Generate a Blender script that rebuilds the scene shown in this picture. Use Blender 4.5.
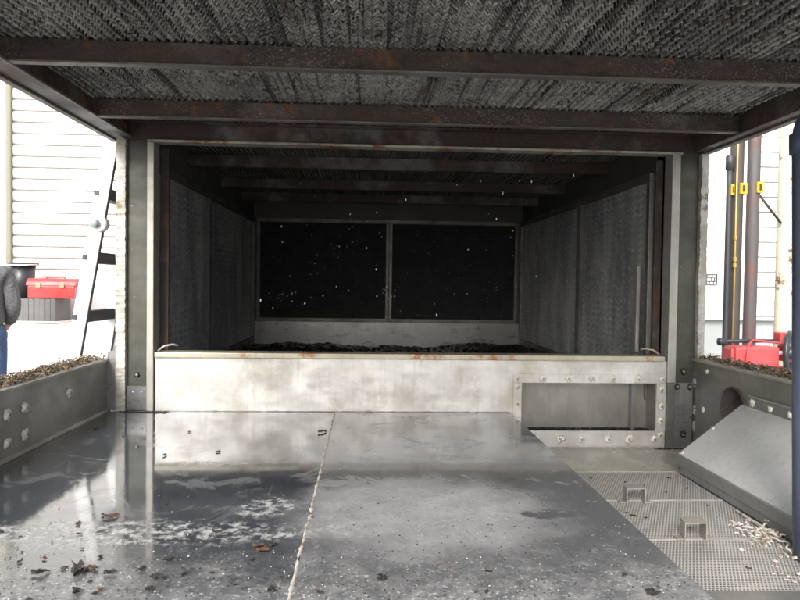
import bpy, bmesh, math, random
from mathutils import Vector, Matrix, noise as mnoise
random.seed(7)
PI = math.pi; R = math.radians
S = bpy.context.scene
C = S.collection
for o in list(bpy.data.objects): bpy.data.objects.remove(o)

# ------------------------------------------------------------------ camera
cam_d = bpy.data.cameras.new('camera'); cam = bpy.data.objects.new('camera', cam_d); C.objects.link(cam)
cam_d.sensor_width = 36; cam_d.lens = 660/800*36; cam_d.clip_start = .02; cam_d.clip_end = 2000
cam.matrix_world = (Matrix.Translation((0, 0, .535)) @ Matrix.Rotation(R(-2.86), 4, 'Z')
                    @ Matrix.Rotation(R(90-1.56), 4, 'X') @ Matrix.Rotation(R(.8), 4, 'Z'))
S.camera = cam
# ------------------------------------------------------------------ sky, sun, exposure
SUN_EL, SUN_AZ = 34, 200          # azimuth of the sun measured clockwise from +Y
w = bpy.data.worlds.new('World'); S.world = w; w.use_nodes = True
nt = w.node_tree; nt.nodes.clear()
sky = nt.nodes.new('ShaderNodeTexSky'); sky.sky_type = 'NISHITA'; sky.sun_disc = False
sky.sun_elevation = R(SUN_EL); sky.sun_rotation = R(SUN_AZ); sky.dust_density = 4; sky.air_density = 1.2
hs = nt.nodes.new('ShaderNodeHueSaturation'); hs.inputs['Saturation'].default_value = .3
bg = nt.nodes.new('ShaderNodeBackground'); bg.inputs['Strength'].default_value = .15
ow = nt.nodes.new('ShaderNodeOutputWorld')
nt.links.new(sky.outputs[0], hs.inputs['Color']); nt.links.new(hs.outputs[0], bg.inputs['Color']); nt.links.new(bg.outputs[0], ow.inputs[0])
sd = bpy.data.lights.new('sun', 'SUN'); sd.energy = 1.4; sd.angle = R(14); sd.color = (1, .965, .92)
sun = bpy.data.objects.new('sun', sd); C.objects.link(sun)
az, el = R(SUN_AZ), R(SUN_EL)
to_sun = Vector((math.sin(az)*math.cos(el), math.cos(az)*math.cos(el), math.sin(el)))
sun.rotation_euler = to_sun.to_track_quat('Z', 'Y').to_euler(); sun.location = (0, -4, 8)
S.render.engine = 'CYCLES'; S.cycles.filter_width = 1.7
S.cycles.max_bounces = 10; S.cycles.diffuse_bounces = 6; S.cycles.glossy_bounces = 5; S.cycles.transparent_max_bounces = 12
vs = S.view_settings; vs.view_transform = 'Standard'; vs.look = 'None'; vs.gamma = 1; vs.use_curve_mapping = False
vs.exposure = 1.3

# ------------------------------------------------------------------ node helpers
class NT:
    def __init__(s, name):
        s.m = bpy.data.materials.new(name); s.m.use_nodes = True; s.t = s.m.node_tree
        s.n = s.t.nodes; s.bsdf = s.n['Principled BSDF']; s.out = s.n['Material Output']
        s.pos = s.n.new('ShaderNodeNewGeometry').outputs['Position']
    def L(s, a, b): s.t.links.new(a, b)
    def put(s, sock, v):
        if isinstance(v, bpy.types.NodeSocket): s.L(v, sock)
        elif isinstance(v, (tuple, list)) and len(v) == 3 and sock.type == 'RGBA': sock.default_value = (*v, 1)
        else: sock.default_value = v
    def map(s, scale=(1, 1, 1), loc=(0, 0, 0), rot=(0, 0, 0)):
        n = s.n.new('ShaderNodeMapping'); s.L(s.pos, n.inputs[0])
        n.inputs['Scale'].default_value = scale; n.inputs['Location'].default_value = loc; n.inputs['Rotation'].default_value = rot
        return n.outputs[0]
    def noise(s, scale, detail=5, rough=.6, stretch=(1, 1, 1), loc=(0, 0, 0), dist=0):
        n = s.n.new('ShaderNodeTexNoise'); n.inputs['Scale'].default_value = scale; n.inputs['Detail'].default_value = detail
        n.inputs['Roughness'].default_value = rough; n.inputs['Distortion'].default_value = dist
        s.L(s.map(stretch, loc), n.inputs['Vector']); return n.outputs['Fac']
    def voro(s, scale, stretch=(1, 1, 1), feature='F1', out='Distance'):
        n = s.n.new('ShaderNodeTexVoronoi'); n.inputs['Scale'].default_value = scale; n.feature = feature
        s.L(s.map(stretch), n.inputs['Vector']); return n.outputs[out]
    def ramp(s, v, lo, hi, a=0., b=1.):
        n = s.n.new('ShaderNodeMapRange'); n.interpolation_type = 'SMOOTHSTEP'
        s.put(n.inputs[0], v); n.inputs[1].default_value = lo; n.inputs[2].default_value = hi
        n.inputs[3].default_value = a; n.inputs[4].default_value = b; return n.outputs[0]
    def mix(s, f, a, b):
        n = s.n.new('ShaderNodeMix'); n.data_type = 'RGBA'
        s.put(n.inputs[0], f); s.put(n.inputs[6], a); s.put(n.inputs[7], b); return n.outputs[2]
    def mixf(s, f, a, b):
        n = s.n.new('ShaderNodeMix'); n.data_type = 'FLOAT'
        s.put(n.inputs[0], f); s.put(n.inputs[2], a); s.put(n.inputs[3], b); return n.outputs[0]
    def math(s, op, a, b=0., c=0.):
        n = s.n.new('ShaderNodeMath'); n.operation = op
        s.put(n.inputs[0], a); s.put(n.inputs[1], b); s.put(n.inputs[2], c); return n.outputs[0]
    def xyz(s):
        n = s.n.new('ShaderNodeSeparateXYZ'); s.L(s.pos, n.inputs[0]); return n.outputs
    def bump(s, h, strength, dist=.01):
        n = s.n.new('ShaderNodeBump'); n.inputs['Strength'].default_value = strength; n.inputs['Distance'].default_value = dist
        s.L(h, n.inputs['Height']); s.L(n.outputs[0], s.bsdf.inputs['Normal'])
    def done(s, color, rough, metal=0., spec=None, coat=None, coat_r=None):
        b = s.bsdf.inputs; s.put(b['Base Color'], color); s.put(b['Roughness'], rough); s.put(b['Metallic'], metal)
        if spec is not None: s.put(b['Specular IOR Level'], spec)
        if coat is not None: s.put(b['Coat Weight'], coat); s.put(b['Coat Roughness'], coat_r if coat_r is not None else .03); b['Coat IOR'].default_value = 1.33
        return s.m

def plain(name, c, rough=.6, metal=0., var=.25, scale=14, bump=.15, dirt=None, dirt_amt=(.55, .75)):
    k = NT(name); n = k.noise(scale, 6)
    dark = tuple(x*(1-var) for x in c); col = k.mix(n, dark, tuple(min(1, x*(1+var*.5)) for x in c))
    if dirt: col = k.mix(k.ramp(k.noise(scale*.6, 8, .7, loc=(3, 1, 7)), *dirt_amt), col, dirt)
    k.bump(k.noise(scale*8, 4), bump, .002)
    return k.done(col, k.ramp(n, .3, .7, rough*.8, min(1, rough*1.2)), metal)

def steel(name, base, streak=.2, rough=(.22, .45), metal=.85, rust=None, rust_th=(.62, .75), grime=(.12, .11, .09), grime_th=(.5, .8)):
    k = NT(name)
    n = k.noise(6, 7, .65); st = k.noise(7, 5, .6, stretch=(1, 1, 3)); sv = k.noise(9, 5, .6, stretch=(7, 7, .7))
    col = k.mix(k.ramp(n, .3, .75), tuple(x*(1-streak) for x in base), base)
    col = k.mix(k.ramp(sv, .45, .75, 0, .35), col, tuple(x*.55 for x in base))
    g = k.ramp(k.noise(4.5, 8, .7, loc=(5, 2, 1)), *grime_th); col = k.mix(k.math('MULTIPLY', g, .6), col, grime)
    sp = k.ramp(k.noise(90, 3, .5, loc=(1, 8, 3)), .68, .76); col = k.mix(k.math('MULTIPLY', sp, .5), col, (.55, .54, .5))
    met = k.mixf(k.math('MULTIPLY', g, .7), metal, .1)
    if rust:
        r = k.ramp(k.noise(5, 8, .72, loc=(9, 4, 2)), *rust_th); col = k.mix(r, col, rust); met = k.mixf(r, met, 0.)
    k.bump(k.math('ADD', k.math('MULTIPLY', k.noise(160, 3), .6), k.noise(9, 2)), .08, .002)
    return k.done(col, k.ramp(st, .3, .7, *rough), met)

def rusty(name, base=(.050, .042, .039), rust=(.085, .052, .038), scale_c=(.44, .43, .41), amt=1.):
    k = NT(name); n = k.noise(5, 8, .7, stretch=(.8, 2, 2))
    col = k.mix(k.ramp(n, .35, .6), base, rust)
    col = k.mix(k.math('MULTIPLY', k.ramp(k.noise(3, 7, .7, loc=(7, 7, 3)), .48, .66), .8), col, (.17, .165, .165))
    col = k.mix(k.math('MULTIPLY', k.ramp(k.noise(7, 8, .75, stretch=(1, 1, .6), loc=(2, 3, 9)), .53, .64), .85*amt), col, (.21, .085, .035))
    col = k.mix(k.math('MULTIPLY', k.ramp(k.noise(14, 7, .75, loc=(12, 3, 1)), .55, .65), .75), col, (.022, .018, .017))
    zone = k.ramp(k.noise(2.6, 5, .65, loc=(2, 2, 2)), .44, .62, .05, 1)
    sp = k.ramp(k.noise(240, 4, .7, loc=(4, 1, 1)), .55, .66)
    col = k.mix(k.math('MULTIPLY', k.math('MULTIPLY', sp, zone), .8*amt), col, scale_c)
    k.bump(k.noise(45, 9, .75), .9, .008)
    return k.done(col, k.ramp(n, .3, .7, .32, .7), .1)

# ------------------------------------------------------------------ materials
M = {}
def floor_mat():
    k = NT('wet_steel_floor'); x, y, z = k.xyz()
    def blob(cx, cy, rx, ry, nz=.55, lo=.75, hi=1.05, sc=7):
        a = k.math('DIVIDE', k.math('SUBTRACT', x, cx), rx); b = k.math('DIVIDE', k.math('SUBTRACT', y, cy), ry)
        d = k.math('SQRT', k.math('ADD', k.math('MULTIPLY', a, a), k.math('MULTIPLY', b, b)))
        d = k.math('ADD', d, k.math('MULTIPLY', k.math('SUBTRACT', k.noise(sc, 9, .68), .5), nz*2))
        return k.ramp(d, lo, hi, 1, 0)
    big = k.noise(2.2, 8, .62, loc=(3.1, 2.2, 0)); fine = k.noise(38, 7, .7); mid = k.noise(9, 8, .66, loc=(1, 5, 0))
    mul = lambda p, q: k.math('MULTIPLY', p, q); mx = lambda p, q: k.math('MAXIMUM', p, q)
    right = k.ramp(x, -.128, -.121)                               # the two plates have aged differently
    dry = blob(.14, 1.52, .36, .30, .42, .45, 1.15)               # dried lime film in the middle
    holes = blob(.42, 1.50, .10, .045, .75, .5, .8, 16)           # wet blotches inside it
    dry = mul(dry, k.math('SUBTRACT', 1., holes))
    near = k.ramp(k.math('ADD', y, k.math('MULTIPLY', k.math('SUBTRACT', mid, .5), .75)), 1.02, 1.40, 1, 0)
    lime = mx(blob(-.50, 1.40, .55, .085, .6, .5, 1.0, 12), mx(blob(-.23, 1.56, .10, .12, .7, .4, .8, 14), blob(-.45, 1.93, .20, .045, .8, .3, .8, 18)))
    frost = mul(lime, k.ramp(fine, .44, .60))
    scum = k.ramp(k.noise(5.5, 9, .72, loc=(2, 8, 0), dist=.6), .54, .60)     # thin grey scum islands
    base = k.mix(k.ramp(big, .35, .7), (.045, .050, .058), (.085, .09, .10))
    base = k.mix(mul(right, .8), base, (.12, .122, .127))
    base = k.mix(mul(scum, k.mixf(right, .30, .55)), base, (.24, .245, .25))
    base = k.mix(mul(dry, .85), base, k.mix(k.ramp(mid, .3, .7), (.22, .22, .225), (.34, .34, .345)))
    base = k.mix(mul(near, .6), base, k.mix(k.ramp(k.noise(24, 8, .75), .38, .62), (.11, .112, .115), (.30, .30, .30)))
    base = k.mix(mul(mul(frost, k.ramp(k.noise(85, 5, .7, loc=(6, 6, 6)), .36, .58, .25, 1)), .85), base, (.52, .52, .51))
    sp2 = k.ramp(k.noise(110, 5, .7), .56, .64); sp3 = k.ramp(k.noise(70, 5, .7, loc=(4, 4, 4)), .58, .64)
    base = k.mix(mul(mul(sp2, mx(near, mul(dry, .4))), .8), base, (.58, .58, .56))
    base = k.mix(mul(mul(sp3, mx(near, mul(dry, .5))), .85), base, (.03, .03, .03))
    base = k.mix(mul(k.ramp(k.noise(16, 6, .7, loc=(8, 0, 0)), .63, .70), k.ramp(y, 1.2, 1.5, .8, 0)), base, (.16, .075, .04))
    scr = k.ramp(k.noise(10, 6, .7, stretch=(9, .8, 1), loc=(0, 0, 5)), .60, .66); scr2 = k.ramp(k.noise(12, 6, .7, stretch=(.7, 11, 1), loc=(3, 0, 5)), .62, .67)
    base = k.mix(mul(mx(scr, scr2), .22), base, (.36, .36, .36))
    dryness = mx(mx(mul(dry, .85), mul(near, .9)), mx(frost, mul(scum, k.mixf(right, .25, .5))))
    r = k.mixf(dryness, k.mixf(right, k.ramp(mid, .3, .75, .05, .12), k.ramp(mid, .3, .75, .10, .24)), .5)
    coat = k.mixf(dryness, .5, .0)
    met = k.mixf(dryness, .15, .05)
    rip = k.n.new('ShaderNodeTexWave'); rip.wave_type = 'RINGS'; rip.rings_direction = 'Z'; rip.inputs['Scale'].default_value = 14; rip.inputs['Distortion'].default_value = 1.5
    k.L(k.map((1, 1, 1), (.86, -1.86, 0)), rip.inputs['Vector'])
    rz = blob(-.86, 1.86, .2, .2, .2, .3, 1.0)
    h = k.math('ADD', k.math('MULTIPLY', k.noise(3.5, 3, .5), 1.2), k.math('MULTIPLY', k.math('MULTIPLY', rip.outputs['Fac'], rz), .05))
    h = k.math('ADD', h, k.math('MULTIPLY', k.math('MULTIPLY', k.noise(150, 4), dryness), .25))
    k.bump(h, .07, .008)
    return k.done(base, r, met, coat=coat, coat_r=.06)
M['floor'] = floor_mat()
M['steel'] = steel('stainless_sill', (.62, .615, .60), .25, (.34, .55), .5, grime=(.27, .235, .17), grime_th=(.42, .68))
M['lip'] = steel('sill_lip', (.46, .42, .33), .25, (.35, .5), .3, rust=(.27, .115, .04), rust_th=(.54, .64), grime=(.3, .26, .18))
M['wallsteel'] = steel('basin_wall_steel', (.27, .265, .25), .3, (.34, .5), .6, grime=(.16, .14, .11), grime_th=(.45, .75))
M['post'] = steel('post_steel', (.085, .088, .072), .5, (.4, .6), .4, grime=(.04, .036, .025), grime_th=(.4, .7))
M['postedge'] = steel('post_edge', (.42, .41, .375), .3, (.35, .6), .4, grime=(.3, .27, .2))
M['flakeedge'] = steel('flaking_post_edge', (.52, .51, .48), .25, (.5, .7), .1, rust=(.17, .13, .08), rust_th=(.56, .62), grime=(.2, .17, .12), grime_th=(.45, .6))
M['postlow'] = steel('post_foot', (.27, .27, .275), .2, (.25, .45), .7)
M['darkframe'] = steel('dark_frame', (.17, .165, .155), .3, (.35, .6), .5, grime=(.05, .048, .04), grime_th=(.4, .7))
M['railgreen'] = steel('rail_steel', (.075, .082, .072), .5, (.35, .6), .35, rust=(.075, .045, .03), rust_th=(.5, .62), grime=(.045, .04, .03), grime_th=(.42, .6))
M['railedge'] = steel('rail_edge', (.24, .23, .205), .4, (.4, .65), .3, grime=(.07, .055, .04), grime_th=(.38, .6))
M['beam'] = rusty('rusty_beam')
M['header'] = rusty('rusty_header', (.026, .021, .019), (.05, .028, .021), (.3, .3, .28), .25)
M['headlip'] = steel('header_lip', (.5, .47, .4), .3, (.35, .6), .3, rust=(.2, .08, .035), rust_th=(.52, .62), grime=(.12, .1, .07), grime_th=(.45, .65))
M['cover'] = steel('cover_steel', (.60, .61, .61), .12, (.34, .48), .35, grime=(.36, .36, .36), grime_th=(.55, .9))
M['tab'] = steel('tab_steel', (.42, .41, .38), .3, (.3, .5), .6, grime=(.2, .17, .13), grime_th=(.42, .65))
M['coveredge'] = steel('cover_edge', (.27, .275, .27), .2, (.3, .5), .6)
M['sump'] = steel('sump_floor', (.44, .42, .36), .2, (.2, .4), .2, grime=(.22, .2, .16))
M['sealant'] = plain('white_sealant', (.66, .64, .58), .6, 0, .2, 60, .4, (.3, .26, .2), (.6, .7))
M['scraps'] = plain('soiled_sealant', (.50, .46, .42), .7, 0, .4, 50, .4, (.2, .15, .11), (.5, .62))
M['bolt'] = plain('bolt_steel', (.3, .28, .24), .45, .7, .4, 120, .2)
M['black'] = plain('black_void', (.012, .012, .012), .6)
M['casing'] = plain('dark_casing', (.07, .07, .067), .7, .1, .4, 5)
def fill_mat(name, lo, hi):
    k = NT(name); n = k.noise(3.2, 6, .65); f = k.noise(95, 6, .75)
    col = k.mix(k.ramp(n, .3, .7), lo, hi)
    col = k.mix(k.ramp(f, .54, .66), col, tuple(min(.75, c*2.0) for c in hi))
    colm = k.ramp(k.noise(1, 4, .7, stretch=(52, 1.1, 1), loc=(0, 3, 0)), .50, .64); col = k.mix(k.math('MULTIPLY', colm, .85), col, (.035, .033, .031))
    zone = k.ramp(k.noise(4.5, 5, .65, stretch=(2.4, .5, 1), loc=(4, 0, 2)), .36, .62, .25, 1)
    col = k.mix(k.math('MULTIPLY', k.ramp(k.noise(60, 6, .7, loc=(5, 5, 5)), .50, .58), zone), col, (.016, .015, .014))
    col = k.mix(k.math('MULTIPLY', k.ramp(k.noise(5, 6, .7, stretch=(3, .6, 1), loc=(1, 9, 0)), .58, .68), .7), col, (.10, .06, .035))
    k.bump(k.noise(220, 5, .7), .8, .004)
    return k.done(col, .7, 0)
M['fill'] = fill_mat('limed_fill', (.20, .196, .185), (.54, .53, .50))
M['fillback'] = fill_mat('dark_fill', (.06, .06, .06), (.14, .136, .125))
def louver_mat():
    k = NT('dark_louver'); n = k.noise(4, 7, .7, stretch=(1, 1, .35)); f = k.noise(60, 6, .7)
    col = k.mix(k.ramp(n, .35, .7), (.18, .19, .205), (.42, .43, .43)); col = k.mix(k.ramp(f, .55, .7), col, (.6, .6, .58))
    k.bump(k.noise(120, 5), .4, .003)
    return k.done(col, .5, .2)
M['louver'] = louver_mat()
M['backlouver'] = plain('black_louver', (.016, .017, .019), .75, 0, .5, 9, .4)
def screen_mat():
    k = NT('perforated_screen'); x, y, z = k.xyz(); p = .0088
    row = k.math('FLOOR', k.math('DIVIDE', y, p)); odd = k.math('MULTIPLY', k.math('MODULO', k.math('ABSOLUTE', row), 2.), .5)
    u = k.math('SUBTRACT', k.math('FRACT', k.math('ADD', k.math('DIVIDE', k.math('ADD', x, 5), p), odd)), .5)
    v = k.math('SUBTRACT', k.math('FRACT', k.math('DIVIDE', y, p)), .5)
    d = k.math('SQRT', k.math('ADD', k.math('MULTIPLY', u, u), k.math('MULTIPLY', v, v)))
    hole = k.ramp(d, .31, .36, 0, 1)
    clog = k.ramp(k.noise(22, 6, .7), .56, .64); alpha = k.math('MAXIMUM', hole, k.math('MULTIPLY', clog, .8))
    col = k.mix(k.noise(12, 6, .65), (.46, .445, .41), (.68, .665, .63)); col = k.mix(clog, col, (.5, .47, .41))
    k.bump(k.noise(90, 4), .3, .002)
    m = k.done(col, k.ramp(k.noise(9, 4), .3, .7, .3, .55), .45); k.put(k.bsdf.inputs['Alpha'], alpha); return m
M['screen'] = screen_mat()
M['debris'] = plain('dark_debris', (.022, .02, .019), .5, 0, .6, 90, .9, (.09, .055, .035), (.56, .66))
def litter_mat():
    k = NT('leaf_litter'); v = k.voro(160, out='Color')
    n = k.n.new('ShaderNodeSeparateColor'); k.L(v, n.inputs[0])
    col = k.mix(n.outputs[0], (.05, .035, .022), (.16, .11, .065)); col = k.mix(k.ramp(n.outputs[1], .75, .85), col, (.34, .28, .17))
    return k.done(col, .8)
M['litter'] = litter_mat()
M['wetdebris'] = plain('wet_black_debris', (.014, .013, .012), .3, 0, .6, 40, .6)
M['rustflake'] = plain('rust_flake', (.085, .042, .028), .8, 0, .4, 60, .4)
M['whitewall'] = plain('white_wall', (.80, .79, .77), .6, 0, .05, 3, .1)
M['shutter'] = plain('white_shutter', (.72, .71, .68), .5, .0, .12, 2, .05)
M['groove'] = plain('shutter_groove', (.40, .38, .38), .6)
M['cream'] = plain('cream_frame', (.62, .61, .47), .5, 0, .1, 5)
M['greyblue'] = plain('pale_grey_base', (.33, .35, .35), .6, 0, .12, 3)
M['ground'] = plain('concrete_ground', (.30, .29, .275), .85, 0, .3, 4, .5, (.18, .17, .16))
M['roof'] = plain('grey_roof', (.35, .35, .35), .6, .2)
M['red'] = plain('red_plastic', (.62, .045, .045), .38, 0, .12, 9, .05)
M['redpaint'] = plain('faded_red_paint', (.50, .07, .075), .45, 0, .3, 12, .2, (.5, .3, .28), (.6, .7))
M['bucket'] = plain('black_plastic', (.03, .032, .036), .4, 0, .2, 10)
M['labeltan'] = plain('tan_label', (.34, .30, .18), .6, 0, .3, 60)
M['timber'] = plain('grey_timber', (.17, .165, .165), .8, 0, .5, 8, .5)
M['alu'] = plain('pale_aluminium', (.80, .80, .80), .4, .1, .06, 8)
M['rung'] = plain('dark_rung', (.16, .16, .165), .6, .2, .4, 60, .5)  # dark grey puts the shadow on the ladder's rungs into the colour
M['blackplug'] = plain('black_plug', (.03, .03, .035), .5)
M['greyknob'] = plain('grey_hinge', (.38, .42, .42), .35, .4, .2, 20)
M['bluepipe'] = plain('navy_plastic', (.055, .07, .11), .45, 0, .15, 12, .05)
M['pipegrey'] = plain('slate_conduit', (.04, .042, .05), .5, .2, .2, 10)
M['pipebrown'] = plain('brown_primer_pipe', (.06, .053, .046), .6, .1, .4, 6, .2, (.09, .052, .04), (.5, .7))
M['piperust'] = plain('rusty_blue_pipe', (.085, .078, .08), .6, .1, .4, 5, .2, (.11, .06, .05), (.45, .65))
def tankpipe():
    k = NT('cream_rusty_pipe'); n = k.noise(3.6, 8, .75, loc=(0, 0, 2.6)); s = k.noise(30, 6, .7)
    col = k.mix(k.ramp(n, .56, .62), (.52, .48, .37), (.14, .062, .03)); col = k.mix(k.ramp(s, .62, .70), col, (.2, .11, .055))
    return k.done(col, .6)
M['pipecream'] = tankpipe()
M['yellow'] = plain('yellow_band', (.48, .31, .015), .5, 0, .15)
M['brass'] = plain('brass', (.5, .36, .12), .4, .6)
M['skin'] = plain('skin', (.50, .32, .24), .55, 0, .1, 20)
def cloth(name, c, sc, d):
    k = NT(name); n = k.noise(sc, 5, .55, stretch=(1, 1, .55), dist=.8); k.bump(n, 1., d)
    return k.done(k.mix(k.noise(25, 5), tuple(v*.75 for v in c), c), .9)
M['jacket'] = cloth('grey_jacket', (.115, .115, .12), 11, .05)
M['jeans'] = cloth('blue_denim', (.05, .09, .19), 14, .04)
M['belt'] = plain('dark_belt', (.03, .03, .035), .5)
M['hair'] = plain('dark_hair', (.03, .025, .02), .6)
def water():
    k = NT('water_drop'); return k.done((.9, .92, .95), .05, .0, spec=1.)  # white body colour stands in for the flash glint on the drops
M['drop'] = water()

# ------------------------------------------------------------------ mesh helpers
def B(): return bmesh.new()
def box(bm, x0, x1, y0, y1, z0, z1, bev=0):
    vs_ = [bm.verts.new(v) for v in ((x0,y0,z0),(x1,y0,z0),(x1,y1,z0),(x0,y1,z0),(x0,y0,z1),(x1,y0,z1),(x1,y1,z1),(x0,y1,z1))]
    fs = [bm.faces.new([vs_[i] for i in q]) for q in ((3,2,1,0),(4,5,6,7),(0,1,5,4),(1,2,6,5),(2,3,7,6),(3,0,4,7))]
    if bev:
        es = {e for f in fs for e in f.edges}
        bmesh.ops.bevel(bm, geom=list(es), offset=bev, segments=2, affect='EDGES', profile=.6)
    return bm
def tube(bm, pts, r, n=16, cap=True):
    pts = [Vector(p) for p in pts]; rings = []
    rr = r if isinstance(r, (list, tuple)) else [r]*len(pts); up = None
    for i, p in enumerate(pts):
        d = (pts[min(i+1, len(pts)-1)]-pts[max(i-1, 0)]).normalized()
        if up is None: up = d.orthogonal().normalized()
        up = (up - d*up.dot(d)).normalized(); s_ = d.cross(up)
        rings.append([bm.verts.new(p + (up*math.cos(2*PI*k/n)+s_*math.sin(2*PI*k/n))*rr[i]) for k in range(n)])
    for a, b in zip(rings, rings[1:]):
        for k in range(n): bm.faces.new((a[k], a[(k+1)%n], b[(k+1)%n], b[k]))
    if cap: bm.faces.new(rings[0][::-1]); bm.faces.new(rings[-1])
    return bm
def lathe(bm, prof, c, axis=Vector((0,0,1)), n=24):
    q = Vector((0,0,1)).rotation_difference(Vector(axis)); rings = []
    for r, z in prof:
        rings.append([bm.verts.new(Vector(c)+q @ Vector((max(r,1e-5)*math.cos(2*PI*k/n), max(r,1e-5)*math.sin(2*PI*k/n), z))) for k in range(n)])
    for a, b in zip(rings, rings[1:]):
        for k in range(n): bm.faces.new((a[k], a[(k+1)%n], b[(k+1)%n], b[k]))
    return bm
def prism(bm, poly, axis, a0, a1):
    def P(u, v, a): return {'x': (a, u, v), 'y': (u, a, v), 'z': (u, v, a)}[axis]
    A = [bm.verts.new(P(u, v, a0)) for u, v in poly]; D = [bm.verts.new(P(u, v, a1)) for u, v in poly]; n = len(poly)
    for i in range(n): bm.faces.new((A[i], A[(i+1)%n], D[(i+1)%n], D[i]))
    bm.faces.new(A[::-1]); bm.faces.new(D); return bm
def blobm(bm, c, r, sq=(1,1,1), amp=.35, sub=2, fr=60):
    g = bmesh.ops.create_icosphere(bm, subdivisions=sub, radius=1)
    off = Vector((random.random()*50, random.random()*50, 0))
    for v in g['verts']:
        d = v.co.copy(); k = 1+amp*mnoise.noise(d*1.6+off)*1.6
        v.co = Vector(c)+Vector((d.x*sq[0], d.y*sq[1], d.z*sq[2]))*r*k
    return bm
ORG = {}
def obj(name, bm, m, parent=None, smooth=False, recalc=True):
    if recalc: bmesh.ops.recalc_face_normals(bm, faces=bm.faces[:])
    me = bpy.data.meshes.new(name)
    if parent is not None:
        bmesh.ops.translate(bm, vec=-ORG.get(parent.name, Vector()), verts=bm.verts[:])
    bm.to_mesh(me); bm.free(); me.materials.append(M[m])
    if smooth:
        for p in me.polygons: p.use_smooth = True
    o = bpy.data.objects.new(name, me); C.objects.link(o)
    if parent is not None: o.parent = parent; ORG[o.name] = ORG.get(parent.name, Vector())
    return o
def tag(o, label, cat, group=None):
    o['label'] = label; o['category'] = cat
    if group: o['group'] = group
    return o
def thing(name, label, cat, loc, group=None):
    o = bpy.data.objects.new(name, None); C.objects.link(o); o.location = loc; o.empty_display_size = .1
    ORG[o.name] = Vector(loc); return tag(o, label, cat, group)
def struct(name, bm, m, smooth=False):
    o = obj(name, bm, m, smooth=smooth); o['kind'] = 'structure'; return o
def stuff(o): o['kind'] = 'stuff'; return o
def inst(name, me, parent, loc, rot=(0,0,0), scale=(1,1,1)):
    o = bpy.data.objects.new(name, me); C.objects.link(o)
    o.location = Vector(loc)-(ORG.get(parent.name, Vector()) if parent else Vector()); o.rotation_euler = rot; o.scale = scale
    if parent: o.parent = parent
    return o

# ------------------------------------------------------------------ SETTING: ground, tower floor, added light-blocking roof slab
GZ = -.85
struct('ground', box(B(), -150, 150, -150, 150, GZ-.2, GZ), 'ground')
# basin floor: bottom pan with plates laid on it
fl = struct('floor', box(B(), -1.03, 1.37, .35, 5.3, -.20, -.146), 'sump')
a = obj('floor_plate', box(B(), -1.038, -.1255, .36, 2.695, -.02, 0), 'floor', fl); a['label'] = 'wet left floor plate of dark steel'
a = obj('floor_plate', box(B(), -.1235, .600, .36, 2.695, -.0196, .0004, .0015), 'floor', fl); a['label'] = 'steel floor plate with pale dried lime patch'
obj('step_face', box(B(), .594, .5995, .36, 2.69, -.146, -.021), 'wallsteel', fl)
obj('plate_support', box(B(), -1.02, .58, .4, 2.6, -.146, -.03), 'casing', fl)
obj('rear_pan', box(B(), -.98, 1.36, 2.83, 5.19, -.04, -.01), 'casing', fl)
bm = B(); n = 260; rings = []                                     # hand-run sealant bead down the seam
for i in range(n+1):
    y = .40+2.28*i/n; wv = .0029*(1+1.3*mnoise.noise(Vector((0, y*40, 0)))+.5*mnoise.noise(Vector((3, y*130, 0)))); xo = -.1245+.004*mnoise.noise(Vector((7, y*9, 0)))
    hh = .0022*(1+.6*mnoise.noise(Vector((9, y*70, 0))))
    rings.append([bm.verts.new((xo-wv, y, .0003)), bm.verts.new((xo-wv*.5, y, hh)), bm.verts.new((xo+wv*.4, y, hh*.9)), bm.verts.new((xo+wv, y, .0003))])
for p, q in zip(rings, rings[1:]):
    for j in range(3): bm.faces.new((p[j], p[j+1], q[j+1], q[j]))
a = obj('sealant_bead', bm, 'scraps', fl, True); a['label'] = 'white sealant bead along the floor seam'
ns = B()
box(ns, .61, 1.36, .36, 1.385, -.146, -.128, .003); obj('front_plate', ns, 'wallsteel', fl)
bm = B(); box(bm, -1.12, 1.46, .35, 5.34, 1.24, 1.27); struct('roof', bm, 'casing')  # unseen slab added above the fill to keep light from leaking in

# ------------------------------------------------------------------ basin walls
def caulk_bolt(parent, c, nrm, r=.014, name='bolt', amp=.45, sm='sealant'):
    """bolt head with a blob of sealant smeared round it"""
    c = Vector(c); nrm = Vector(nrm); bm = B()
    q = Vector((0,0,1)).rotation_difference(nrm)
    lathe(bm, [(0,.009),(.0052,.008),(.006,.005),(.006,0)], c+nrm*.002, nrm, 8)
    b = obj(name, bm, 'bolt', parent)
    bm = B(); g = bmesh.ops.create_icosphere(bm, subdivisions=3, radius=1); off = Vector((random.random()*90, 3, 1))
    sx, sy = random.uniform(.8, 1.15), random.uniform(.85, 1.25)
    for v in g['verts']:
        d = v.co.copy(); k = 1+amp*mnoise.noise(d*2.2+off)*1.5
        v.co = c + q @ Vector((d.x*sx*k*r, d.y*sy*k*r, max(-.2, d.z)*.0085*(1+.5*mnoise.noise(d*4+off))))
    obj('sealant_blob', bm, sm, b, True)
    return b
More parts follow.
